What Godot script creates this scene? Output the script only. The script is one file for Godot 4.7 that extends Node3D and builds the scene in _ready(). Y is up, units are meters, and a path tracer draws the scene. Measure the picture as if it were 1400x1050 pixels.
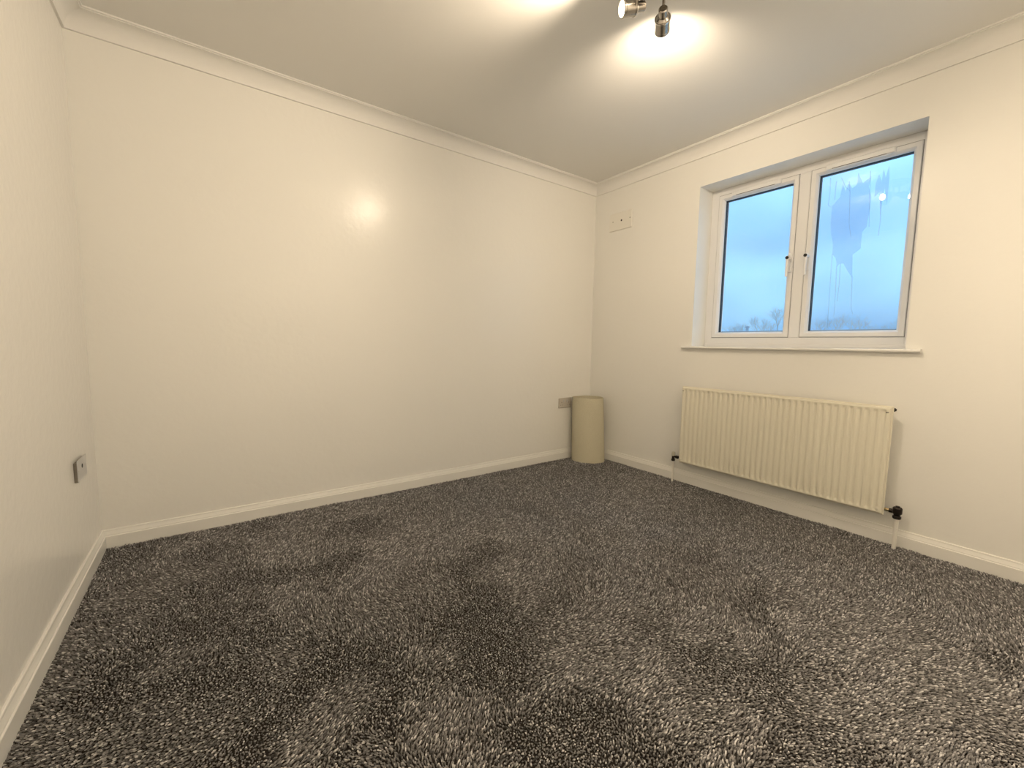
extends Node3D
# An empty bedroom with a dark carpet. x runs along the long back wall, z from it into the room; the far corner is the origin.

const W := 3.236      # length of the back wall
const H := 2.35       # ceiling height
const ZR := 3.35      # where the rear wall stands, behind the viewer
const FY := -0.008    # top of the carpet backing; the pile stands on it
const OZ0 := 0.966    # window opening
const OZ1 := 2.103
const OY0 := 0.972
const OY1 := 2.082

var rng := RandomNumberGenerator.new()


# ------------------------------------------------------------------ mesh building
class MB:
	var v := PackedVector3Array()
	var n := PackedVector3Array()
	var xf := Transform3D()

	func tri(a: Vector3, b: Vector3, c: Vector3, na: Vector3, nb: Vector3, nc: Vector3) -> void:
		if (b - a).cross(c - a).dot(na + nb + nc) > 0.0:
			var t := b
			b = c
			c = t
			t = nb
			nb = nc
			nc = t
		for p in [a, b, c]:
			v.append(xf * p)
		for m in [na, nb, nc]:
			n.append((xf.basis * m).normalized())

	func quad_n(a: Vector3, b: Vector3, c: Vector3, d: Vector3, nn: Vector3) -> void:
		tri(a, b, c, nn, nn, nn)
		tri(a, c, d, nn, nn, nn)

	# a flat facet of a convex body round «mid»
	func facet(pts: Array, mid: Vector3) -> void:
		var nn: Vector3 = (pts[1] - pts[0]).cross(pts[2] - pts[0])
		if nn.length() < 1e-14:
			return
		nn = nn.normalized()
		var cen := Vector3.ZERO
		for p in pts:
			cen += p
		cen /= pts.size()
		if nn.dot(cen - mid) < 0.0:
			nn = -nn
		for i in range(1, pts.size() - 1):
			tri(pts[0], pts[i], pts[i + 1], nn, nn, nn)

	func box(lo: Vector3, hi: Vector3, b := 0.0) -> void:
		var c := (lo + hi) / 2.0
		var h := (hi - lo) / 2.0
		b = minf(b, minf(h.x, minf(h.y, h.z)) * 0.95)
		if b <= 0.0:
			for ax in 3:
				for s in [-1.0, 1.0]:
					var q := []
					for k in [[-1, -1], [1, -1], [1, 1], [-1, 1]]:
						var p := Vector3.ZERO
						p[ax] = s * h[ax]
						p[(ax + 1) % 3] = k[0] * h[(ax + 1) % 3]
						p[(ax + 2) % 3] = k[1] * h[(ax + 2) % 3]
						q.append(c + p)
					facet(q, c)
			return
		var at := func(s: Vector3, ax: int) -> Vector3:
			var p := Vector3.ZERO
			for k in 3:
				p[k] = s[k] * (h[k] - (0.0 if k == ax else b))
			return c + p
		for ax in 3:
			var u := (ax + 1) % 3
			var w := (ax + 2) % 3
			for s in [-1.0, 1.0]:
				var q := []
				for k in [[-1, -1], [1, -1], [1, 1], [-1, 1]]:
					var sg := Vector3.ZERO
					sg[ax] = s
					sg[u] = k[0]
					sg[w] = k[1]
					q.append(at.call(sg, ax))
				facet(q, c)
			for su in [-1.0, 1.0]:
				for sw in [-1.0, 1.0]:
					var s0 := Vector3.ZERO
					s0[ax] = -1.0
					s0[u] = su
					s0[w] = sw
					var s1 := s0
					s1[ax] = 1.0
					facet([at.call(s0, u), at.call(s1, u), at.call(s1, w), at.call(s0, w)], c)
		for sx in [-1.0, 1.0]:
			for sy in [-1.0, 1.0]:
				for sz in [-1.0, 1.0]:
					var sg := Vector3(sx, sy, sz)
					facet([at.call(sg, 0), at.call(sg, 1), at.call(sg, 2)], c)

	# profile of (radius, height) turned round the local y axis
	func lathe(prof: Array, segs := 24) -> void:
		for i in prof.size() - 1:
			var p: Vector2 = prof[i]
			var q: Vector2 = prof[i + 1]
			var d := q - p
			if d.length() < 1e-7:
				continue
			var nr := Vector2(d.y, -d.x).normalized()
			for k in segs:
				var a0 := TAU * k / segs
				var a1 := TAU * (k + 1) / segs
				var e0 := Vector3(cos(a0), 0, sin(a0))
				var e1 := Vector3(cos(a1), 0, sin(a1))
				var n0 := e0 * nr.x + Vector3.UP * nr.y
				var n1 := e1 * nr.x + Vector3.UP * nr.y
				var A := e0 * p.x + Vector3.UP * p.y
				var B := e1 * p.x + Vector3.UP * p.y
				var C := e1 * q.x + Vector3.UP * q.y
				var D := e0 * q.x + Vector3.UP * q.y
				if p.x > 1e-6:
					tri(A, B, C, n0, n1, n1)
				if q.x > 1e-6:
					tri(A, C, D, n0, n1, n0)

	func tube(path: Array, r0: float, r1: float, segs := 10, caps := true) -> void:
		var side := Vector3.ZERO
		var rings := []
		for i in path.size():
			var t: Vector3 = (path[mini(i + 1, path.size() - 1)] - path[maxi(i - 1, 0)]).normalized()
			if side == Vector3.ZERO:
				side = t.cross(Vector3.RIGHT if absf(t.x) < 0.8 else Vector3.UP).normalized()
			side = (side - t * side.dot(t)).normalized()
			var up := t.cross(side)
			var r := lerpf(r0, r1, float(i) / maxf(1, path.size() - 1))
			var ring := []
			for k in segs:
				var a := TAU * k / segs
				ring.append([path[i] + (side * cos(a) + up * sin(a)) * r, side * cos(a) + up * sin(a)])
			rings.append(ring)
		for i in rings.size() - 1:
			for k in segs:
				var A = rings[i][k]
				var B = rings[i][(k + 1) % segs]
				var C = rings[i + 1][(k + 1) % segs]
				var D = rings[i + 1][k]
				tri(A[0], B[0], C[0], A[1], B[1], C[1])
				tri(A[0], C[0], D[0], A[1], C[1], D[1])
		if caps:
			for e in [0, rings.size() - 1]:
				var pts := []
				for k in segs:
					pts.append(rings[e][k][0])
				facet(pts, path[1] if e == 0 else path[path.size() - 2])

	# a profile of (inset, x) carried round the rectangle in the plane across x, corners mitred
	func frame(z0: float, z1: float, y0: float, y1: float, prof: Array) -> void:
		for i in prof.size() - 1:
			var p: Vector2 = prof[i]
			var q: Vector2 = prof[i + 1]
			var nn := Vector2(q.y - p.y, -(q.x - p.x)).normalized()
			var ring := func(s: Vector2) -> Array:
				return [Vector3(s.y, y0 + s.x, z0 + s.x), Vector3(s.y, y0 + s.x, z1 - s.x), Vector3(s.y, y1 - s.x, z1 - s.x), Vector3(s.y, y1 - s.x, z0 + s.x)]
			var a: Array = ring.call(p)
			var b: Array = ring.call(q)
			var inward := [Vector3(0, 1, 0), Vector3(0, 0, -1), Vector3(0, -1, 0), Vector3(0, 0, 1)]
			for k in 4:
				quad_n(a[k], a[(k + 1) % 4], b[(k + 1) % 4], b[k], inward[k] * nn.x + Vector3(nn.y, 0, 0))

	# a profile of (distance from wall, height) along one wall, ends mitred for inside corners
	func run(from: Vector3, to: Vector3, inward: Vector3, prof: Array, flip: float) -> void:
		var t := (to - from).normalized()
		for i in prof.size() - 1:
			var p: Vector2 = prof[i]
			var q: Vector2 = prof[i + 1]
			var d := (q - p).normalized()
			var nn := inward * (-d.y) * flip + Vector3.UP * d.x * flip
			var A := from + inward * p.x + Vector3.UP * p.y + t * p.x
			var B := to + inward * p.x + Vector3.UP * p.y - t * p.x
			var C := to + inward * q.x + Vector3.UP * q.y - t * q.x
			var D := from + inward * q.x + Vector3.UP * q.y + t * q.x
			quad_n(A, B, C, D, nn)

	func mesh() -> ArrayMesh:
		var m := ArrayMesh.new()
		var a := []
		a.resize(Mesh.ARRAY_MAX)
		a[Mesh.ARRAY_VERTEX] = v
		a[Mesh.ARRAY_NORMAL] = n
		m.add_surface_from_arrays(Mesh.PRIMITIVE_TRIANGLES, a)
		return m


func obj(called: String, mb: MB, mat: Material, parent: Node = self) -> MeshInstance3D:
	var o := MeshInstance3D.new()
	o.name = called
	o.mesh = mb.mesh()
	o.material_override = mat
	o.cast_shadow = GeometryInstance3D.SHADOW_CASTING_SETTING_ON
	parent.add_child(o, true)
	return o


func thing(called: String, label: String, category: String, at := Vector3.ZERO, group := "") -> Node3D:
	var o := Node3D.new()
	o.name = called
	o.position = at
	add_child(o, true)
	tag(o, label, category, group)
	return o


func tag(o: Node, label: String, category: String, group := "", kind := "") -> void:
	o.set_meta("label", label)
	o.set_meta("category", category)
	if group:
		o.set_meta("group", group)
	if kind:
		o.set_meta("kind", kind)


func lin(r: float, g: float, b: float) -> Color:
	return Color(r, g, b).linear_to_srgb()


func mat(c: Color, rough := 0.5, metal := 0.0, spec := 0.5) -> StandardMaterial3D:
	var m := StandardMaterial3D.new()
	m.albedo_color = c
	m.roughness = rough
	m.metallic = metal
	m.metallic_specular = spec
	return m


func noise_tex(size: int, freq: float, octaves: int, normal: bool, sd: int, strength := 4.0) -> NoiseTexture2D:
	var f := FastNoiseLite.new()
	f.noise_type = FastNoiseLite.TYPE_SIMPLEX_SMOOTH
	f.seed = sd
	f.frequency = freq
	f.fractal_octaves = octaves
	var t := NoiseTexture2D.new()
	t.width = size
	t.height = size
	t.seamless = true
	t.noise = f
	t.as_normal_map = normal
	t.bump_strength = strength
	return t


func looking(at: Vector3, dir: Vector3) -> Transform3D:   # local y along dir
	var y := dir.normalized()
	var x := y.cross(Vector3.FORWARD if absf(y.z) < 0.9 else Vector3.UP).normalized()
	return Transform3D(Basis(x, y, x.cross(y)), at)


# ------------------------------------------------------------------ the scene
const LAMP_ENERGY := 1.85
const LAMP_COLOR := Color(1.0, 0.915, 0.80)
const SKY_LEVEL := 1.25


func _ready() -> void:
	rng.seed = 7
	var cam := Camera3D.new()
	cam.name = "camera"
	add_child(cam)
	cam.transform = Transform3D(Basis(Vector3(0.81038, 0.01628, 0.58569), Vector3(0.04148, 0.99551, -0.08507), Vector3(-0.58444, 0.09323, 0.80606)).orthonormalized(), Vector3(-2.796, 0.9788, 2.650))
	cam.fov = rad_to_deg(2.0 * atan(525.0 / 573.29))
	cam.near = 0.02
	cam.far = 500.0
	cam.current = true

	var env := Environment.new()
	env.background_mode = Environment.BG_SKY
	var sky := Sky.new()
	sky.sky_material = overcast_sky()
	env.sky = sky
	env.tonemap_mode = Environment.TONE_MAPPER_LINEAR
	env.tonemap_exposure = 1.0
	env.sdfgi_enabled = true
	env.ssao_enabled = true
	env.ssil_enabled = true
	var we := WorldEnvironment.new()
	we.name = "world_environment"
	we.environment = env
	add_child(we)

	build_room()
	build_window()
	build_outside()
	build_light()
	build_radiator()
	build_roll()
	build_plates()
	build_condensation()
	build_carpet()


func overcast_sky() -> PanoramaSkyMaterial:
	# an even cloud cover: three times as bright overhead as at the horizon, softly mottled
	var w := 512
	var h := 256
	var f := FastNoiseLite.new()
	f.seed = 11
	f.noise_type = FastNoiseLite.TYPE_SIMPLEX_SMOOTH
	f.frequency = 2.2
	f.fractal_octaves = 4
	var im := Image.create(w, h, false, Image.FORMAT_RGBF)
	for y in h:
		var el := PI * (0.5 - (y + 0.5) / h)
		for x in w:
			var az := TAU * (x + 0.5) / w
			var d := Vector3(cos(el) * cos(az), sin(el), cos(el) * sin(az))
			var k := (1.0 + 2.0 * maxf(0.0, d.y)) / 1.30
			var c := f.get_noise_3d(d.x, d.y * 2.2, d.z)
			k *= 1.0 + 0.22 * c
			var tint := Color(0.250, 0.570, 1.0).lerp(Color(0.33, 0.72, 1.06), clampf(0.5 + 1.2 * c, 0, 1))
			if d.y < 0.0:
				tint = Color(0.25, 0.32, 0.36)
			im.set_pixel(x, y, Color(tint.r * k * SKY_LEVEL, tint.g * k * SKY_LEVEL, tint.b * k * SKY_LEVEL))
	var m := PanoramaSkyMaterial.new()
	m.panorama = ImageTexture.create_from_image(im)
	return m


# ------------------------------------------------------------------ room shell
func build_room() -> void:
	var paint := mat(lin(0.86, 0.85, 0.81), 0.255, 0.0, 0.40)
	paint.resource_name = "wall_paint"
	paint.uv1_triplanar = true
	paint.uv1_world_triplanar = true
	paint.uv1_scale = Vector3(1, 1, 1)
	paint.normal_enabled = true
	paint.normal_texture = noise_tex(1024, 0.02, 5, true, 3, 3.0)
	paint.normal_scale = 0.16
	var ceil_paint := mat(lin(0.84, 0.83, 0.80), 0.9, 0.0, 0.25)
	ceil_paint.resource_name = "ceiling_paint"
	var gloss := mat(lin(0.84, 0.83, 0.79), 0.25)
	gloss.resource_name = "gloss_paint"
	var backing := mat(lin(0.030, 0.026, 0.023), 1.0, 0.0, 0.1)
	var outer := mat(lin(0.35, 0.2, 0.14), 0.9)

	var b := MB.new()
	b.box(Vector3(-W - 0.2, FY - 0.25, -0.2), Vector3(0.30, FY, ZR + 0.2))
	var o := obj("floor", b, backing)
	tag(o, "floor under the dark grey carpet", "floor", "", "structure")
	b = MB.new()
	b.box(Vector3(-W - 0.2, H, -0.2), Vector3(0.30, H + 0.25, ZR + 0.2))
	o = obj("ceiling", b, ceil_paint)
	tag(o, "plain matt ceiling above the room", "ceiling", "", "structure")
	b = MB.new()
	b.box(Vector3(-W - 0.2, FY, -0.2), Vector3(0.30, H, 0.0))
	o = obj("wall_back", b, paint)
	tag(o, "long cream wall opposite the viewer, lamp glow on its paint", "wall", "", "structure")
	b = MB.new()
	b.box(Vector3(-W - 0.2, FY, 0.0), Vector3(-W, H, ZR))
	o = obj("wall_left", b, paint)
	tag(o, "pale wall along the left edge with one outlet plate", "wall", "", "structure")
	b = MB.new()
	b.box(Vector3(-W - 0.2, FY, ZR), Vector3(0.30, H, ZR + 0.2))
	o = obj("wall_rear", b, paint)
	tag(o, "cream wall behind the viewer", "wall", "", "structure")
	b = MB.new()
	b.box(Vector3(0.0, FY, 0.0), Vector3(0.30, H, OZ0))
	b.box(Vector3(0.0, FY, OZ1), Vector3(0.30, H, ZR))
	b.box(Vector3(0.0, FY, OZ0), Vector3(0.30, OY0, OZ1))
	b.box(Vector3(0.0, OY1, OZ0), Vector3(0.30, H, OZ1))
	o = obj("wall_right", b, paint)
	tag(o, "cream wall holding the window and the radiator", "wall", "", "structure")

	# coving and skirting, one length per wall
	var cove := [Vector2(0, -0.0785), Vector2(0.0085, -0.0785), Vector2(0.0095, -0.077), Vector2(0.0095, -0.0725)]
	for i in 19:
		var a := PI / 2 * i / 18.0
		cove.append(Vector2(0.0705 - 0.061 * cos(a), -0.0725 + 0.061 * sin(a)))
	cove.append(Vector2(0.0705, -0.0070))
	cove.append(Vector2(0.0765, -0.0070))
	cove.append(Vector2(0.0775, -0.0060))
	cove.append(Vector2(0.0775, 0.0))
	var skirt := [Vector2(0, 0.0815), Vector2(0.0040, 0.0815), Vector2(0.0062, 0.0800), Vector2(0.0070, 0.0770), Vector2(0.0072, 0.0735), Vector2(0.0095, 0.0665), Vector2(0.0125, 0.0585), Vector2(0.0130, 0.0535), Vector2(0.0165, 0.0525), Vector2(0.0172, 0.0505), Vector2(0.0172, FY)]
	var sides := [
		["back", Vector3(-W, 0, 0), Vector3(0, 0, 0), Vector3(0, 0, 1)], ["right", Vector3(0, 0, 0), Vector3(0, 0, ZR), Vector3(-1, 0, 0)],
		["left", Vector3(-W, 0, ZR), Vector3(-W, 0, 0), Vector3(1, 0, 0)], ["rear", Vector3(0, 0, ZR), Vector3(-W, 0, ZR), Vector3(0, 0, -1)]]
	for i in 4:
		var s: Array = sides[i]
		b = MB.new()
		b.run(s[1], s[2], s[3], skirt, 1.0)
		o = obj("baseboard_" + s[0], b, gloss)
		tag(o, "white moulded skirting board along the %s wall" % s[0], "skirting", "", "structure")
		b = MB.new()
		b.run(s[1] + Vector3.UP * H, s[2] + Vector3.UP * H, s[3], cove, -1.0)
		o = obj("trim_%d" % (i + 1), b, ceil_paint)
		tag(o, "white concave coving where the %s wall meets the ceiling" % s[0], "coving", "", "structure")


# ------------------------------------------------------------------ window
func build_window() -> void:
	var upvc := mat(lin(0.80, 0.80, 0.80), 0.28)
	upvc.resource_name = "white_plastic"
	var rubber := mat(lin(0.012, 0.013, 0.018), 0.6)
	var gap := mat(lin(0.32, 0.31, 0.31), 0.8)
	var black := mat(lin(0.01, 0.01, 0.01), 0.4)
	var sill_m := mat(lin(0.84, 0.83, 0.80), 0.25)
	var glass := mat(Color(0.95, 0.98, 1.0, 0.04), 0.0, 0.0, 0.5)
	glass.transparency = BaseMaterial3D.TRANSPARENCY_ALPHA

	var win := Node3D.new()
	win.name = "window_1"
	add_child(win)
	tag(win, "white two-casement window set deep in the right wall", "window", "", "structure")

	# outer frame: three flat members and the mullion
	var b := MB.new()
	b.box(Vector3(0.165, OY0 + 0.018, OZ0), Vector3(0.235, OY1, 1.018), 0.002)
	b.box(Vector3(0.165, OY0 + 0.018, 2.062), Vector3(0.235, OY1, OZ1), 0.002)
	b.box(Vector3(0.165, OY0 + 0.018, 1.0165), Vector3(0.235, 1.052, 2.0635), 0.002)
	b.box(Vector3(0.159, OY0 + 0.018, OZ0 + 0.001), Vector3(0.235, 1.012, OZ1 - 0.001), 0.003)
	b.box(Vector3(0.165, 2.039, 1.0165), Vector3(0.235, OY1, 2.0635), 0.002)
	obj("frame", b, upvc, win)
	b = MB.new()
	b.box(Vector3(0.162, 1.050, 1.5145), Vector3(0.235, 2.040, 1.5755), 0.004)
	obj("mullion", b, upvc, win)

	var spans := [[1.021, 1.5125], [1.5785, 2.060]]
	for k in 2:
		var z0: float = spans[k][0]
		var z1: float = spans[k][1]
		var y0 := 1.0555
		var y1 := 2.0365
		b = MB.new()
		b.frame(z0, z1, y0, y1, [Vector2(0, 0.23), Vector2(0, 0.160), Vector2(0.002, 0.158), Vector2(0.022, 0.158), Vector2(0.0235, 0.1595), Vector2(0.0245, 0.1600), Vector2(0.034, 0.172), Vector2(0.0355, 0.178), Vector2(0.0355, 0.193), Vector2(0.0355, 0.215), Vector2(0.034, 0.23), Vector2(0, 0.23)])
		var sash := obj("sash", b, upvc, win)
		b = MB.new()
		b.frame(z0 - 0.003, z1 + 0.003, y0 - 0.003, y1 + 0.003, [Vector2(-0.001, 0.175), Vector2(-0.001, 0.1655), Vector2(0.004, 0.1655), Vector2(0.004, 0.175)])
		obj("seal", b, gap, sash)
		b = MB.new()
		b.frame(z0 + 0.034, z1 - 0.034, y0 + 0.034, y1 - 0.034, [Vector2(0, 0.215), Vector2(0, 0.186), Vector2(0.0035, 0.187), Vector2(0.0045, 0.194), Vector2(0.0045, 0.215)])
		obj("gasket", b, rubber, sash)
		b = MB.new()
		b.box(Vector3(0.198, y0 + 0.033, z0 + 0.033), Vector3(0.202, y1 - 0.033, z1 - 0.033))
		obj("pane", b, glass, sash)
		# trickle vent on the sash head
		var vz0: float = [1.112, 1.652][k]
		var vz1: float = [1.416, 1.957][k]
		b = MB.new()
		b.box(Vector3(0.144, 2.0105, vz0), Vector3(0.166, 2.0405, vz1), 0.004)
		b.box(Vector3(0.150, 2.0075, vz0 + 0.02), Vector3(0.160, 2.0115, vz1 - 0.02), 0.001)
		var vent := obj("trickle_vent", b, upvc, win)
		b = MB.new()
		b.box(Vector3(0.1425, 2.0125, vz0 + 0.03), Vector3(0.1455, 2.0145, vz1 - 0.035), 0.0005)
		obj("vent_slot", b, black, vent)
		# espagnolette handle on the meeting stile
		var hz: float = [1.4965, 1.5945][k]
		b = MB.new()
		b.box(Vector3(0.149, 1.455, hz - 0.011), Vector3(0.159, 1.572, hz + 0.011), 0.004)
		b.tube([Vector3(0.152, 1.538, hz), Vector3(0.124, 1.538, hz)], 0.0095, 0.0085, 14)
		b.box(Vector3(0.112, 1.524, hz - 0.010), Vector3(0.130, 1.552, hz + 0.010), 0.004)
		b.tube([Vector3(0.121, 1.530, hz), Vector3(0.118, 1.500, hz), Vector3(0.116, 1.465, hz), Vector3(0.118, 1.425, hz)], 0.0085, 0.0065, 12)
		var hd := obj("handle", b, upvc, sash)
		b = MB.new()
		b.xf = looking(Vector3(0.1125, 1.539, hz), Vector3(-1, 0, 0))
		b.lathe([Vector2(0.0095, 0), Vector2(0.0095, 0.003), Vector2(0.008, 0.004), Vector2(0, 0.004)], 14)
		var lk := obj("lock_button", b, black, sash)
		lk.set_meta("label", "black lock button on the window handle")
	# sill board with a rounded nose
	b = MB.new()
	b.box(Vector3(-0.004, OY0, OZ0 + 0.0005), Vector3(0.166, OY0 + 0.0180, OZ1 - 0.0005))
	var prof := []
	for i in 9:
		var a := PI / 2 + PI * i / 8.0
		prof.append(Vector3(-0.022 + 0.009 * cos(a), OY0 + 0.009 + 0.009 * sin(a), 0))
	var L := Vector3(0, 0, 0.902)
	var R := Vector3(0, 0, 2.163)
	for i in 8:
		var n0 := Vector3(cos(PI / 2 + PI * i / 8.0), sin(PI / 2 + PI * i / 8.0), 0)
		var n1 := Vector3(cos(PI / 2 + PI * (i + 1) / 8.0), sin(PI / 2 + PI * (i + 1) / 8.0), 0)
		b.tri(prof[i] + L, prof[i] + R, prof[i + 1] + R, n0, n0, n1)
		b.tri(prof[i] + L, prof[i + 1] + R, prof[i + 1] + L, n0, n1, n1)
	for e in [L, R]:
		var pts := []
		for q in prof:
			pts.append(q + e)
		b.facet(pts, Vector3(-0.02, OY0, 1.5))
	b.box(Vector3(-0.022, OY0, 0.902), Vector3(-0.0005, OY0 + 0.018, 2.163))
	obj("window_sill", b, sill_m, win)


func build_condensation() -> void:
	# the misted patch on the right-hand pane and the runs below it; a film of water on the inner face
	var film := mat(Color(lin(0.20, 0.36, 0.95), 0.26), 0.45, 0.0, 0.3)
	film.transparency = BaseMaterial3D.TRANSPARENCY_ALPHA
	var X := 0.1965
	var b := MB.new()
	var patches := [
		[1.717, 1.857, 1.682, 1.817, 1.682, 1.719, 1.690, 1.648, 1.702, 1.596, 1.703, 1.536, 1.721, 1.513, 1.731, 1.462, 1.743, 1.478, 1.761, 1.477, 1.780, 1.438, 1.807, 1.391, 1.800, 1.520, 1.834, 1.548, 1.834, 1.639, 1.852, 1.663, 1.859, 1.746, 1.861, 1.819, 1.846, 1.879, 1.853, 1.932, 1.817, 1.906, 1.793, 1.969, 1.790, 1.904, 1.771, 1.891, 1.754, 1.924, 1.739, 1.885, 1.726, 1.932],
		[1.875, 1.816, 1.875, 1.889, 1.886, 1.931, 1.900, 1.891, 1.904, 1.953, 1.915, 1.904, 1.925, 1.964, 1.931, 1.899, 1.930, 1.769, 1.915, 1.850, 1.910, 1.815, 1.908, 1.706, 1.894, 1.838]]
	for p in patches:
		var poly := PackedVector2Array()
		for i in range(0, p.size(), 2):
			poly.append(Vector2(p[i], p[i + 1]))
		slab(b, poly, X)
	var runs := [
		[1.703, 1.540, 1.704, 1.415, 1.707, 1.253, 1.709, 1.110], [1.729, 1.470, 1.733, 1.352, 1.737, 1.221, 1.736, 1.180], [1.746, 1.480, 1.749, 1.370, 1.746, 1.261],
		[1.807, 1.400, 1.811, 1.305, 1.816, 1.216, 1.825, 1.186], [1.662, 1.980, 1.666, 1.891, 1.662, 1.827, 1.678, 1.809], [1.693, 1.951, 1.692, 1.903, 1.692, 1.849],
		[1.717, 1.963, 1.738, 1.909, 1.762, 1.879], [1.754, 1.934, 1.763, 1.864, 1.771, 1.699, 1.785, 1.620], [1.847, 1.961, 1.854, 1.812, 1.863, 1.661], [1.902, 1.808, 1.910, 1.688, 1.907, 1.605]]
	var k := 0
	for p in runs:
		var up := PackedVector2Array()
		var back := []
		for i in range(0, p.size(), 2):
			var w := 0.0022 - 0.0003 * (i / 2)
			up.append(Vector2(p[i] - w, p[i + 1]))
			back.push_front(Vector2(p[i] + w, p[i + 1]))
		for q in back:
			up.append(q)
		slab(b, up, X - 0.0004 - 0.00002 * k)
		k += 1
	var o := obj("condensation", b, film)
	tag(o, "bluish patch of condensation with water runs on the right window pane", "condensation", "", "stuff")


func slab(b: MB, poly: PackedVector2Array, x: float) -> void:
	var t := Geometry2D.triangulate_polygon(poly)
	for i in range(0, t.size(), 3):
		var q := []
		for j in 3:
			q.append(Vector3(x, poly[t[i + j]].y, poly[t[i + j]].x))
		b.tri(q[0], q[1], q[2], Vector3.LEFT, Vector3.LEFT, Vector3.LEFT)


# ------------------------------------------------------------------ beyond the window
func build_outside() -> void:
	var grass := mat(lin(0.50, 0.51, 0.50), 0.95)
	var b := MB.new()
	b.box(Vector3(0.6, -3.4, -260), Vector3(420, -3.0, 200))
	tag(obj("ground", b, grass), "pale paved ground outside the window", "ground", "", "structure")
	# a flat roofed block, its roof just above the window's lower edge
	var wallm := mat(lin(0.42, 0.40, 0.38), 0.9)
	var roofm := mat(lin(0.62, 0.64, 0.66), 0.7)
	var trimm := mat(lin(0.30, 0.32, 0.36), 0.6)
	var hut := thing("flat_roof_building", "low flat-roofed building seen just over the window's bottom rail", "building", Vector3(21.5, -3.0, 0))
	b = MB.new()
	b.box(Vector3(0, 0, -13), Vector3(7, 4.72, 6))
	obj("wall", b, wallm, hut)
	b = MB.new()
	b.box(Vector3(-0.3, 4.72, -13.3), Vector3(7.3, 4.86, 6.3), 0.03)
	var rf := obj("roof", b, roofm, hut)
	b = MB.new()
	b.box(Vector3(-0.36, 4.84, -13.36), Vector3(-0.22, 4.94, 6.36), 0.02)
	b.box(Vector3(7.22, 4.84, -13.36), Vector3(7.36, 4.94, 6.36), 0.02)
	obj("parapet", b, trimm, rf)
	b = MB.new()
	b.xf = Transform3D(Basis(), Vector3(0.4, 4.8, -8.9))
	b.lathe([Vector2(0.07, 0), Vector2(0.07, 0.34), Vector2(0.11, 0.35), Vector2(0.11, 0.42), Vector2(0, 0.46)], 12)
	obj("flue", b, trimm, hut)
	# bare winter trees beyond it
	var bark := mat(lin(0.40, 0.40, 0.42), 0.9)
	var spots := [
		[139.9, 12.99, -60.4, 1.0, "bare tree with a round crown in the left casement, second from the mullion", 0, 2.6],
		[164.0, 17.24, -64.8, 0.55, "tall bare tree with sparse boughs beside the mullion in the left casement", 1, 3.0],
		[181.1, 12.95, -85.6, 0.8, "small bare tree left of the round crown in the left casement", 2, 3.4],
		[142.2, 10.08, -69.8, 0.7, "leftmost small bare tree in the left casement", 3, 2.7],
		[212.9, 15.10, -88.4, 0.9, "low bushy bare tree between the two taller trees in the left casement", 4, 3.9],
		[145.7, 11.95, -45.5, 1.0, "bare tree left of the water runs in the right casement", 5, 2.6],
		[175.4, 14.84, -50.5, 0.8, "bare tree behind the water runs in the right casement", 6, 3.1],
		[153.5, 12.65, -39.3, 1.0, "bare tree near the middle of the right casement", 7, 2.7],
		[195.4, 12.44, -44.8, 0.9, "low bare tree right of the middle of the right casement", 8, 3.4],
		[149.8, 10.65, -29.2, 0.8, "bare tree at the right end of the right casement", 9, 2.6]]
	for s in spots:
		rng.seed = 100 + s[5]
		var t := thing("bare_tree", s[4], "tree", Vector3(s[0], -3.0, s[2]), "bare winter trees beyond the window")
		var h: float = s[1] + 3.0
		var tr := MB.new()
		var fork := h * (0.62 if s[5] == 1 else 0.52)
		tr.tube([Vector3.ZERO, Vector3(rng.randf_range(-0.2, 0.2), fork * 0.5, rng.randf_range(-0.2, 0.2)), Vector3(rng.randf_range(-0.15, 0.15), fork, rng.randf_range(-0.15, 0.15))], 0.085 * s[6], 0.05 * s[6], 7)
		obj("trunk", tr, bark, t)
		var br := MB.new()
		var reach := h - fork
		var top := Vector3(0, fork - 0.1, 0)
		for k in 6:
			var a: float = TAU * k / 6.0 + rng.randf() * 0.6
			var d := Vector3(cos(a) * 0.55 * s[3], 1.0, sin(a) * 0.55 * s[3]).normalized()
			bough(br, top - Vector3.UP * rng.randf() * 0.8, d, reach * 0.34, 0.028 * s[6], 5)
		obj("branches", br, bark, t)


func bough(b: MB, at: Vector3, d: Vector3, length: float, r: float, depth: int) -> void:
	var mid := at + d * length * 0.5 + Vector3(rng.randf_range(-1, 1), rng.randf_range(-0.4, 1), rng.randf_range(-1, 1)) * length * 0.08
	var end := at + d * length
	b.tube([at, mid, end], r, r * 0.6, 3, false)
	if depth == 0:
		return
	for k in 3:
		var e := (d + Vector3(rng.randf_range(-1, 1), rng.randf_range(-0.35, 0.7), rng.randf_range(-1, 1)) * 0.75).normalized()
		bough(b, mid if k == 0 else end, e, length * rng.randf_range(0.55, 0.8), r * 0.55, depth - 1)


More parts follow.
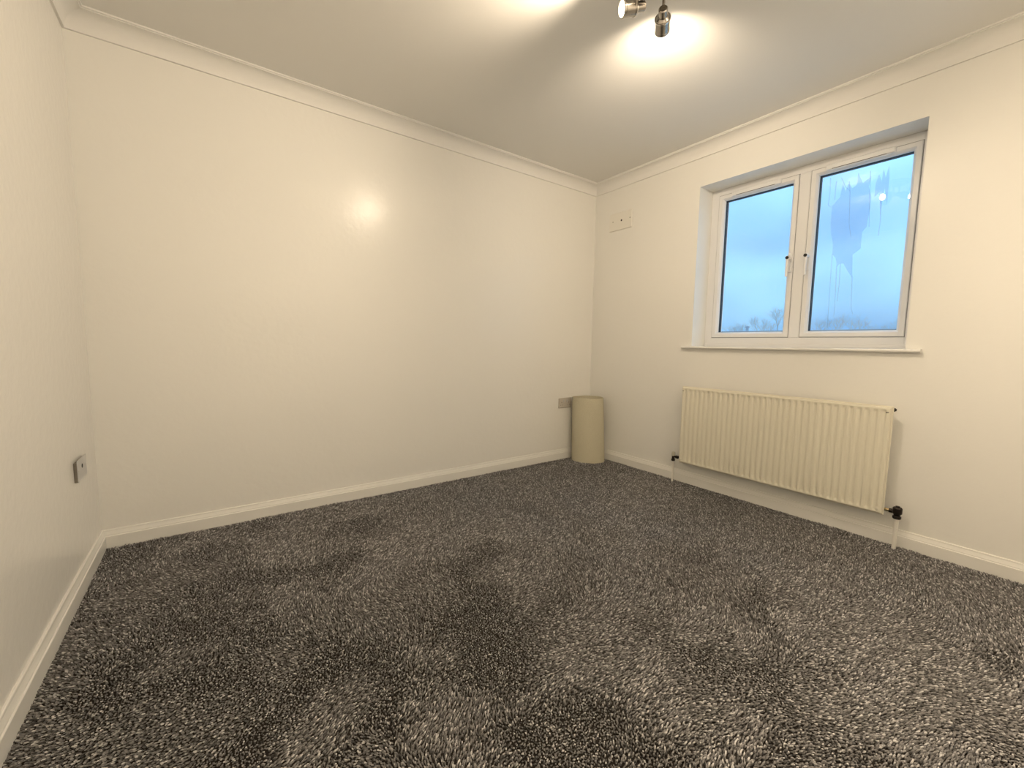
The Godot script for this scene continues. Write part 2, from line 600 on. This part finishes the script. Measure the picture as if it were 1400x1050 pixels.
# ------------------------------------------------------------------ ceiling spotlights
func build_light() -> void:
	var chrome := mat(lin(0.42, 0.39, 0.35), 0.22, 1.0)
	chrome.resource_name = "dark_chrome"
	var bright := mat(lin(0.75, 0.72, 0.68), 0.12, 1.0)
	var white := mat(lin(0.75, 0.75, 0.74), 0.4)
	var C := Vector3(-1.40, H, 1.60)
	var lamp := thing("spotlight_cluster", "dark chrome ceiling light with swivel spot heads at the top edge", "ceiling light", C)
	var b := MB.new()
	b.lathe([Vector2(0, -0.022), Vector2(0.070, -0.022), Vector2(0.074, -0.019), Vector2(0.076, 0.0), Vector2(0, 0.0)], 40)
	obj("ceiling_plate", b, chrome, lamp)
	var heads := [
		[Vector3(-1.425, 2.250, 1.545), Vector3(-0.87, -0.25, -0.42), 0.66],
		[Vector3(-1.352, 2.238, 1.590), Vector3(0.78, -0.22, -0.57), 0.40],
		[Vector3(-1.460, 2.262, 1.602), Vector3(0.16, -0.40, 0.90), 1.5],
		[Vector3(-1.390, 2.262, 1.692), Vector3(-0.42, -0.36, 0.82), 2.6]]
	for hd in heads:
		var p: Vector3 = hd[0] - C
		var d: Vector3 = hd[1].normalized()
		b = MB.new()
		b.tube([Vector3(p.x, -0.020, p.z), Vector3(p.x, p.y + 0.012, p.z)], 0.0055, 0.0055, 12)
		b.lathe([Vector2(0, 0)], 4)
		obj("stem", b, chrome, lamp)
		b = MB.new()
		b.xf = looking(p, d)
		b.lathe([Vector2(0, -0.014), Vector2(0.014, -0.014), Vector2(0.017, -0.011), Vector2(0.017, 0.017), Vector2(0.0255, 0.0225), Vector2(0.0275, 0.026), Vector2(0.0285, 0.028), Vector2(0.0285, 0.032), Vector2(0.0272, 0.034), Vector2(0.0272, 0.070), Vector2(0.0285, 0.072), Vector2(0.0285, 0.078), Vector2(0.0265, 0.080), Vector2(0.0250, 0.080), Vector2(0.0245, 0.060), Vector2(0.0, 0.058)], 32)
		var body := obj("lamp_head", b, chrome, lamp)
		b = MB.new()
		b.xf = looking(p, d)
		b.lathe([Vector2(0.0272, 0.0245), Vector2(0.0300, 0.0250), Vector2(0.0300, 0.0295), Vector2(0.0280, 0.0300)], 32)
		obj("collar", b, bright, body)
		b = MB.new()
		b.xf = looking(p, d)
		b.lathe([Vector2(0.0245, 0.062), Vector2(0.0245, 0.076), Vector2(0.0235, 0.0775), Vector2(0.0, 0.0785)], 28)
		var em := mat(Color(1.0, 0.95, 0.88), 0.3)
		em.emission_enabled = true
		em.emission = Color(1.0, 0.93, 0.82)
		em.emission_energy_multiplier = 10.0
		em.resource_name = "lamp_glow"
		var bulb := obj("bulb", b, em, body)
		bulb.set_meta("label", "glowing lamp face")
		var al := SpotLight3D.new()
		al.name = "lamp_light"
		al.light_color = LAMP_COLOR
		al.light_energy = LAMP_ENERGY * hd[2]
		al.light_size = 0.022
		al.spot_range = 12.0
		al.spot_attenuation = 2.0
		al.spot_angle = 72.0
		al.spot_angle_attenuation = 1.0
		al.shadow_enabled = true
		var z := -d
		var x := Vector3.UP.cross(z).normalized()
		al.transform = Transform3D(Basis(x, z.cross(x), z), p + d * 0.0815)
		lamp.add_child(al, true)


# ------------------------------------------------------------------ radiator
func build_radiator() -> void:
	var enamel := mat(lin(0.77, 0.735, 0.61), 0.30)
	enamel.resource_name = "cream_enamel"
	var pipe_m := mat(lin(0.82, 0.80, 0.74), 0.35)
	var bronze := mat(lin(0.030, 0.022, 0.018), 0.35, 0.6)
	var brass := mat(lin(0.45, 0.36, 0.20), 0.3, 1.0)
	var dark := mat(lin(0.03, 0.025, 0.02), 0.6)
	var Z0 := 0.967
	var Z1 := 2.101
	var Y0 := 0.158
	var Y1 := 0.708
	var rad := thing("radiator", "cream fluted panel radiator under the window", "radiator", Vector3(0, FY, 1.534))
	var sh := Vector3(0, -FY, -1.534)
	var b := MB.new()
	b.xf = Transform3D(Basis(), sh)
	# pressed front: flat border, thirty-four sunk flutes with sloping ends
	var cols := 34 * 10
	var zs := PackedFloat32Array()
	var zi0 := Z0 + 0.006
	var zi1 := Z1 - 0.006
	for e in [0.0, 0.0015, 0.004, 0.007]:
		zs.append(zi0 + e)
	for i in cols + 1:
		zs.append(lerpf(zi0 + 0.012, zi1 - 0.012, float(i) / cols))
	for e in [0.007, 0.004, 0.0015, 0.0]:
		zs.append(zi1 - e)
	var ys := PackedFloat32Array()
	var yi0 := Y0 + 0.006
	var yi1 := Y1 - 0.006
	for e in [0.0, 0.0015, 0.004, 0.007, 0.012, 0.017, 0.022, 0.027, 0.033, 0.039, 0.045, 0.052, 0.07]:
		ys.append(yi0 + e)
	for i in 7:
		ys.append(lerpf(yi0 + 0.10, yi1 - 0.10, i / 6.0))
	for e in [0.07, 0.052, 0.045, 0.039, 0.033, 0.027, 0.022, 0.017, 0.012, 0.007, 0.004, 0.0015, 0.0]:
		ys.append(yi1 - e)
	var depth := func(z: float, y: float) -> float:
		var edge := minf(minf(z - zi0, zi1 - z), minf(y - yi0, yi1 - y))
		var o := 0.016 * sqrt(clampf(1.0 - pow(1.0 - clampf(edge / 0.007, 0, 1), 2.0), 0, 1))
		var u := (z - zi0 - 0.012) / (zi1 - zi0 - 0.024)
		if u > 0.0 and u < 1.0:
			var w := 0.5 - 0.5 * cos(TAU * fposmod(u * 34.0, 1.0))
			w = smoothstep(0.15, 0.95, w)
			var e := minf(y - yi0, yi1 - y)
			o -= 0.0022 * w * smoothstep(0.008, 0.026, e) * (1.0 + 1.5 * (1.0 - smoothstep(0.030, 0.095, e)))
		return -0.084 - o
	var nz := zs.size()
	var ny := ys.size()
	var P := []
	var N := []
	for j in ny:
		for i in nz:
			var z := zs[i]
			var y := ys[j]
			P.append(Vector3(depth.call(z, y), y, z))
			var e := 0.0006
			var dz: float = (depth.call(z + e, y) - depth.call(z - e, y)) / (2 * e)
			var dy: float = (depth.call(z, y + e) - depth.call(z, y - e)) / (2 * e)
			N.append(Vector3(-1, dy, dz).normalized())
	for j in ny - 1:
		for i in nz - 1:
			var q := j * nz + i
			b.tri(P[q], P[q + 1], P[q + nz + 1], N[q], N[q + 1], N[q + nz + 1])
			b.tri(P[q], P[q + nz + 1], P[q + nz], N[q], N[q + nz + 1], N[q + nz])
	obj("front_panel", b, enamel, rad)
	b = MB.new()
	b.xf = Transform3D(Basis(), sh)
	b.box(Vector3(-0.0845, Y0, Z0), Vector3(-0.0795, Y1, Z1), 0.0022)
	b.box(Vector3(-0.080, Y0 + 0.006, Z0 + 0.006), Vector3(-0.058, Y1 - 0.004, Z1 - 0.006), 0.006)
	obj("seam_flange", b, enamel, rad)
	# convector fins behind
	b = MB.new()
	b.xf = Transform3D(Basis(), sh)
	for i in 44:
		var z := lerpf(Z0 + 0.05, Z1 - 0.05, i / 43.0)
		b.box(Vector3(-0.0585, Y0 + 0.04, z - 0.0008), Vector3(-0.030, Y1 - 0.03, z + 0.0008))
	var fins := obj("convector_fins", b, enamel, rad)
	fins.set_meta("kind", "stuff")
	for z in [Z0 + 0.14, Z1 - 0.14]:
		b = MB.new()
		b.xf = Transform3D(Basis(), sh)
		b.box(Vector3(-0.060, Y0 + 0.03, z - 0.02), Vector3(-0.0008, Y1 - 0.02, z + 0.02), 0.002)
		obj("wall_bracket", b, enamel, rad)
	for z in [Z0 + 0.017, Z1 - 0.020]:   # the lug slots at the top corners
		b = MB.new()
		b.xf = Transform3D(Basis(), sh)
		b.box(Vector3(-0.1022, Y1 - 0.033, z - 0.006), Vector3(-0.098, Y1 - 0.0295, z + 0.006), 0.0008)
		obj("lug_slot", b, dark, rad)
	for z in [Z0 + 0.022, Z1 - 0.025]:   # pressed dimples at the bottom corners
		b = MB.new()
		b.xf = Transform3D(Basis(), sh) * looking(Vector3(-0.0995, Y0 + 0.030, z), Vector3(-1, 0, 0))
		var pr := []
		for i in 7:
			var a := PI / 2 * i / 6.0
			pr.append(Vector2(0.009 * cos(a), 0.004 * sin(a)))
		b.lathe(pr, 18)
		obj("pressed_dimple", b, enamel, rad)
	for e in [[Z0 + 0.004, -1.0], [Z1 - 0.004, 1.0]]:   # air vent plugs at the top
		b = MB.new()
		b.xf = Transform3D(Basis(), sh) * looking(Vector3(-0.068, Y1 - 0.018, e[0]), Vector3(0, 0, e[1]))
		b.lathe([Vector2(0.009, 0), Vector2(0.009, 0.006), Vector2(0.006, 0.007), Vector2(0.006, 0.010), Vector2(0, 0.010)], 8)
		obj("air_plug", b, dark, rad)
	# lockshield valve on the left, thermostatic body on the right, each on its own pipe
	var vx := -0.060
	for s in [0, 1]:
		var vz: float = [0.908, 2.147][s]
		var ez: float = [Z0 + 0.004, Z1 - 0.004][s]
		b = MB.new()
		b.xf = Transform3D(Basis(), sh)
		b.tube([Vector3(vx, FY, vz), Vector3(vx, 0.158, vz)], 0.0075 if s == 0 else 0.009, 0.0075 if s == 0 else 0.009, 14)
		obj("pipe", b, pipe_m, rad)
		b = MB.new()
		b.xf = Transform3D(Basis(), sh + Vector3(vx, 0, vz))
		if s == 0:
			b.lathe([Vector2(0, 0.150), Vector2(0.011, 0.150), Vector2(0.013, 0.153), Vector2(0.013, 0.164), Vector2(0.0105, 0.167), Vector2(0.0105, 0.190), Vector2(0, 0.190)], 18)
		else:
			b.lathe([Vector2(0, 0.150), Vector2(0.015, 0.150), Vector2(0.017, 0.153), Vector2(0.017, 0.162), Vector2(0.013, 0.166), Vector2(0.014, 0.172), Vector2(0.019, 0.178), Vector2(0.019, 0.203), Vector2(0.016, 0.208), Vector2(0.009, 0.210), Vector2(0.009, 0.214), Vector2(0, 0.215)], 18)
		obj("valve", b, bronze, rad)
		b = MB.new()
		b.xf = Transform3D(Basis(), sh)
		b.tube([Vector3(vx, 0.184, vz), Vector3(vx, 0.184, ez)], 0.0075, 0.0075, 12)
		obj("valve_tail", b, bronze if s == 0 else brass, rad)
		b = MB.new()
		b.xf = Transform3D(Basis(), sh)
		var nz0 := lerpf(vz, ez, 0.34)
		var nz1 := lerpf(vz, ez, 0.62)
		b.tube([Vector3(vx, 0.184, nz0), Vector3(vx, 0.184, nz1)], 0.0115, 0.0115, 6)
		obj("union_nut", b, bronze, rad)
		if s == 0:
			b = MB.new()
			b.xf = Transform3D(Basis(), sh + Vector3(vx, 0, vz))
			b.lathe([Vector2(0.0125, 0.188), Vector2(0.0135, 0.190), Vector2(0.0125, 0.212), Vector2(0.010, 0.217), Vector2(0, 0.218)], 18)
			obj("valve_cap", b, mat(lin(0.58, 0.55, 0.45), 0.4), rad)


# ------------------------------------------------------------------ rolled sheet in the corner
func build_roll() -> void:
	var card := mat(lin(0.76, 0.72, 0.56), 0.9, 0.0, 0.2)
	card.resource_name = "grey_card"
	card.uv1_triplanar = true
	card.uv1_scale = Vector3(4, 4, 4)
	var ramp := Gradient.new()
	ramp.set_color(0, Color(0.80, 0.79, 0.77))
	ramp.set_color(1, Color(1, 1, 1))
	var nt := noise_tex(512, 0.08, 4, false, 21)
	nt.color_ramp = ramp
	card.albedo_texture = nt
	card.normal_enabled = true
	card.normal_texture = noise_tex(512, 0.09, 3, true, 22, 3.0)
	card.normal_scale = 0.3
	var roll := thing("sheet_roll", "short beige roll of card-like sheet standing in the far corner", "roll", Vector3(-0.163, FY, 0.156))
	var yaw := -0.76   # its flatter side faces the viewer
	var bs := Basis(Vector3(cos(yaw), 0, -sin(yaw)), Vector3.UP, Vector3(sin(yaw), 0, cos(yaw)))
	# outer turn and the inner turns of the spiral, each with its own thickness
	for part in 2:
		var b := MB.new()
		b.xf = Transform3D(bs)
		var turns: float = [1.0, 3.4][part]
		var r0: float = [1.0, 0.90][part]
		var steps := int(64 * turns)
		var th := 0.0045
		for i in steps:
			var ring := []
			for k in [i, i + 1]:
				var a: float = TAU * k / 64.0 - 1.9
				var f: float = r0 - [0.045, 0.19][part] * k / 64.0
				var e := Vector3(cos(a) * [0.145, 0.142][part], 0, sin(a) * [0.124, 0.100][part])
				var nn := Vector3(cos(a) / 0.148, 0, sin(a) / 0.124).normalized()
				ring.append([e * f + Vector3(0, 0, [0.0, 0.020][part]), nn])
			var hh := 0.550 + (0.0 if part == 0 else -0.008) + 0.002 * sin(i * 0.2)
			var taper := 0.93
			var o0: Vector3 = ring[0][0]
			var o1: Vector3 = ring[1][0]
			var n0: Vector3 = ring[0][1]
			var n1: Vector3 = ring[1][1]
			var i0 := o0 - n0 * th
			var i1 := o1 - n1 * th
			var up := Vector3.UP * hh + Vector3.LEFT * 0.018
			b.tri(o0, o1, o1 * taper + up, n0, n1, n1)
			b.tri(o0, o1 * taper + up, o0 * taper + up, n0, n1, n0)
			b.tri(i0, i1, i1 * taper + up, -n0, -n1, -n1)
			b.tri(i0, i1 * taper + up, i0 * taper + up, -n0, -n1, -n0)
			b.quad_n(o0 * taper + up, o1 * taper + up, i1 * taper + up, i0 * taper + up, Vector3.UP)
			b.quad_n(o0, o1, i1, i0, Vector3.DOWN)
			if i == 0 or i == steps - 1:
				var q0 := o0 if i == 0 else o1
				var q1 := i0 if i == 0 else i1
				var nn2 := (o0 - o1).normalized() * (1.0 if i == 0 else -1.0)
				b.quad_n(q0, q1, q1 * taper + up, q0 * taper + up, nn2)
		obj(["outer_turn", "inner_turn"][part], b, card, roll)


# ------------------------------------------------------------------ plates on the walls
func build_plates() -> void:
	var plastic := mat(lin(0.56, 0.56, 0.56), 0.35)
	var plastic2 := mat(lin(0.56, 0.52, 0.46), 0.4)
	var painted := mat(lin(0.82, 0.80, 0.74), 0.4)
	var dark := mat(lin(0.012, 0.010, 0.008), 0.6)
	var grey := mat(lin(0.20, 0.18, 0.15), 0.5)
	# blank ventilation cover beside the window
	var t := thing("vent_cover", "blank cream cover plate high on the right wall between corner and window", "cover plate", Vector3(0, 2.005, 0.284))
	var b := MB.new()
	b.box(Vector3(-0.009, -0.071, -0.117), Vector3(0, 0.071, 0.117), 0.004)
	obj("plate", b, painted, t)
	b = MB.new()
	b.xf = looking(Vector3(-0.0085, 0.003, 0.011), Vector3(-1, 0, 0))
	b.lathe([Vector2(0.0075, 0), Vector2(0.0075, 0.0015), Vector2(0, 0.0015)], 16)
	obj("centre_hole", b, dark, t)
	for z in [-0.078, 0.096]:
		b = MB.new()
		b.xf = looking(Vector3(-0.0085, 0.006, z), Vector3(-1, 0, 0))
		b.lathe([Vector2(0.0045, 0), Vector2(0.0040, 0.0014), Vector2(0, 0.0018)], 12)
		obj("screw", b, grey, t)
	# double socket partly behind the roll
	t = thing("wall_socket", "double wall socket low on the back wall, half hidden by the roll", "socket", Vector3(-0.309, 0.486, 0))
	b = MB.new()
	b.box(Vector3(-0.073, -0.043, 0), Vector3(0.073, 0.043, 0.0095), 0.003)
	obj("faceplate", b, plastic2, t)
	for x in [-0.036, 0.036]:
		b = MB.new()
		b.box(Vector3(x * 0.52 - 0.006, 0.006, 0.009), Vector3(x * 0.52 + 0.006, 0.028, 0.0125), 0.0012)
		obj("rocker_switch", b, plastic, t)
		for q in [[0.0, 0.004, 0.002, 0.004], [-0.011, -0.018, 0.0032, 0.002], [0.011, -0.018, 0.0032, 0.002]]:
			b = MB.new()
			var c := Vector3(x * 1.15 + q[0], q[1], 0)
			b.box(c + Vector3(-q[2], -q[3], 0.0080), c + Vector3(q[2], q[3], 0.0099), 0.0003)
			obj("pin_slot", b, dark, t)
	# outlet plate on the left wall
	t = thing("outlet_plate", "grey outlet plate with one dark hole low on the left wall", "outlet", Vector3(-W, 0.459, 0.308))
	b = MB.new()
	b.box(Vector3(0.0095, -0.043, -0.073), Vector3(0.012, 0.043, 0.073), 0.001)
	obj("faceplate", b, plastic, t)
	b = MB.new()
	b.box(Vector3(0, -0.0425, -0.0725), Vector3(0.0098, 0.034, 0.0725), 0.001)
	obj("back_box", b, grey, t)
	b = MB.new()
	b.xf = looking(Vector3(0.0115, 0.009, 0.003), Vector3(1, 0, 0))
	b.lathe([Vector2(0.0085, 0), Vector2(0.0085, 0.0012), Vector2(0, 0.0012)], 16)
	obj("outlet_hole", b, dark, t)
	for z in [-0.060, 0.060]:
		b = MB.new()
		b.xf = looking(Vector3(0.0115, 0, z), Vector3(1, 0, 0))
		b.lathe([Vector2(0.0035, 0), Vector2(0.003, 0.001), Vector2(0, 0.0014)], 10)
		obj("screw", b, plastic2, t)


# ------------------------------------------------------------------ carpet
func build_carpet() -> void:
	rng.seed = 5
	var yarn := mat(Color.WHITE, 0.85, 0.0, 0.35)
	yarn.vertex_color_use_as_albedo = true
	yarn.resource_name = "carpet_yarn"
	var b := MB.new()
	var rings := [[0.0016, 0.0], [0.0021, 0.0060], [0.0023, 0.0100], [0.0015, 0.0128], [0.0, 0.0136]]
	var sides := 5
	for i in rings.size() - 1:
		for k in sides:
			var a0 := TAU * k / sides + i * 0.5
			var a1 := TAU * (k + 1) / sides + i * 0.5
			var d0 := Vector3(cos(a0), 0, sin(a0))
			var d1 := Vector3(cos(a1), 0, sin(a1))
			var d0u := Vector3(cos(a0 + 0.5), 0, sin(a0 + 0.5))
			var d1u := Vector3(cos(a1 + 0.5), 0, sin(a1 + 0.5))
			var p: Array = rings[i]
			var q: Array = rings[i + 1]
			var t0: float = clampf((q[1] - 0.007) / 0.005, 0, 1)
			b.tri(d0 * p[0] + Vector3.UP * p[1], d1 * p[0] + Vector3.UP * p[1], d1u * q[0] + Vector3.UP * q[1], d0 + Vector3.UP * t0, d1 + Vector3.UP * t0, d1u + Vector3.UP * t0 * 2)
			if q[0] > 0:
				b.tri(d0 * p[0] + Vector3.UP * p[1], d1u * q[0] + Vector3.UP * q[1], d0u * q[0] + Vector3.UP * q[1], d0 + Vector3.UP * t0, d1u + Vector3.UP * t0, d0u + Vector3.UP * t0)
	var sp := 0.0058
	var nx := int((W - 0.03) / sp)
	var nzz := int((ZR - 0.03) / sp)
	var mm := MultiMesh.new()
	mm.transform_format = MultiMesh.TRANSFORM_3D
	mm.use_colors = true
	mm.mesh = b.mesh()
	mm.instance_count = nx * nzz
	var f := FastNoiseLite.new()
	f.seed = 9
	f.frequency = 1.9
	f.fractal_octaves = 3
	var f2 := FastNoiseLite.new()
	f2.seed = 31
	f2.frequency = 1.3
	f2.fractal_octaves = 4
	var f3 := FastNoiseLite.new()
	f3.seed = 77
	f3.frequency = 2.6
	f3.fractal_octaves = 3
	var dark := Color(0.070, 0.067, 0.065)
	var midc := Color(0.29, 0.280, 0.274)
	var lightc := Color(0.74, 0.72, 0.71)
	var n := 0
	for i in nx:
		for j in nzz:
			var x := -W + 0.015 + (i + 0.5 + rng.randf_range(-0.45, 0.45)) * sp
			var z := 0.015 + (j + 0.5 + rng.randf_range(-0.45, 0.45)) * sp
			# the pile lies over in brushed patches
			var swept := smoothstep(0.0, 1.0, (x + 2.6) * 0.45 + (1.8 - z) * 0.35)
			var lean := Vector2(-0.35, 1.1).lerp(Vector2(1.05, -0.30), swept) + Vector2(0.8, -0.5) * 1.2 * f3.get_noise_2d(x * 0.6, z * 1.5) + Vector2(f.get_noise_2d(x, z), f2.get_noise_2d(x, z)) * 2.3
			lean += Vector2(rng.randfn(0, 0.28), rng.randfn(0, 0.28))
			lean = lean.limit_length(1.45)
			var up := Vector3(lean.x, 1.0, lean.y).normalized()
			var xa := up.cross(Vector3.FORWARD).normalized()
			var s := rng.randf_range(0.72, 1.0)
			var bs := Basis(xa, up, xa.cross(up)).rotated(up, rng.randf() * TAU) * Basis.from_scale(Vector3(s, s * 0.95, s))
			mm.set_instance_transform(n, Transform3D(bs, Vector3(x, FY - 0.001, z)))
			var r := rng.randf()
			var c: Color
			if r < 0.34:
				c = dark.lerp(midc, rng.randf() * 0.5)
			elif r < 0.80:
				c = midc.lerp(dark, rng.randf() * 0.4)
			else:
				c = midc.lerp(lightc, rng.randf())
			mm.set_instance_color(n, c)
			n += 1
	var mi := MultiMeshInstance3D.new()
	mi.name = "carpet_pile"
	mi.multimesh = mm
	mi.material_override = yarn
	add_child(mi, true)
	tag(mi, "dark grey flecked twist pile carpet covering the whole floor", "carpet", "", "stuff")
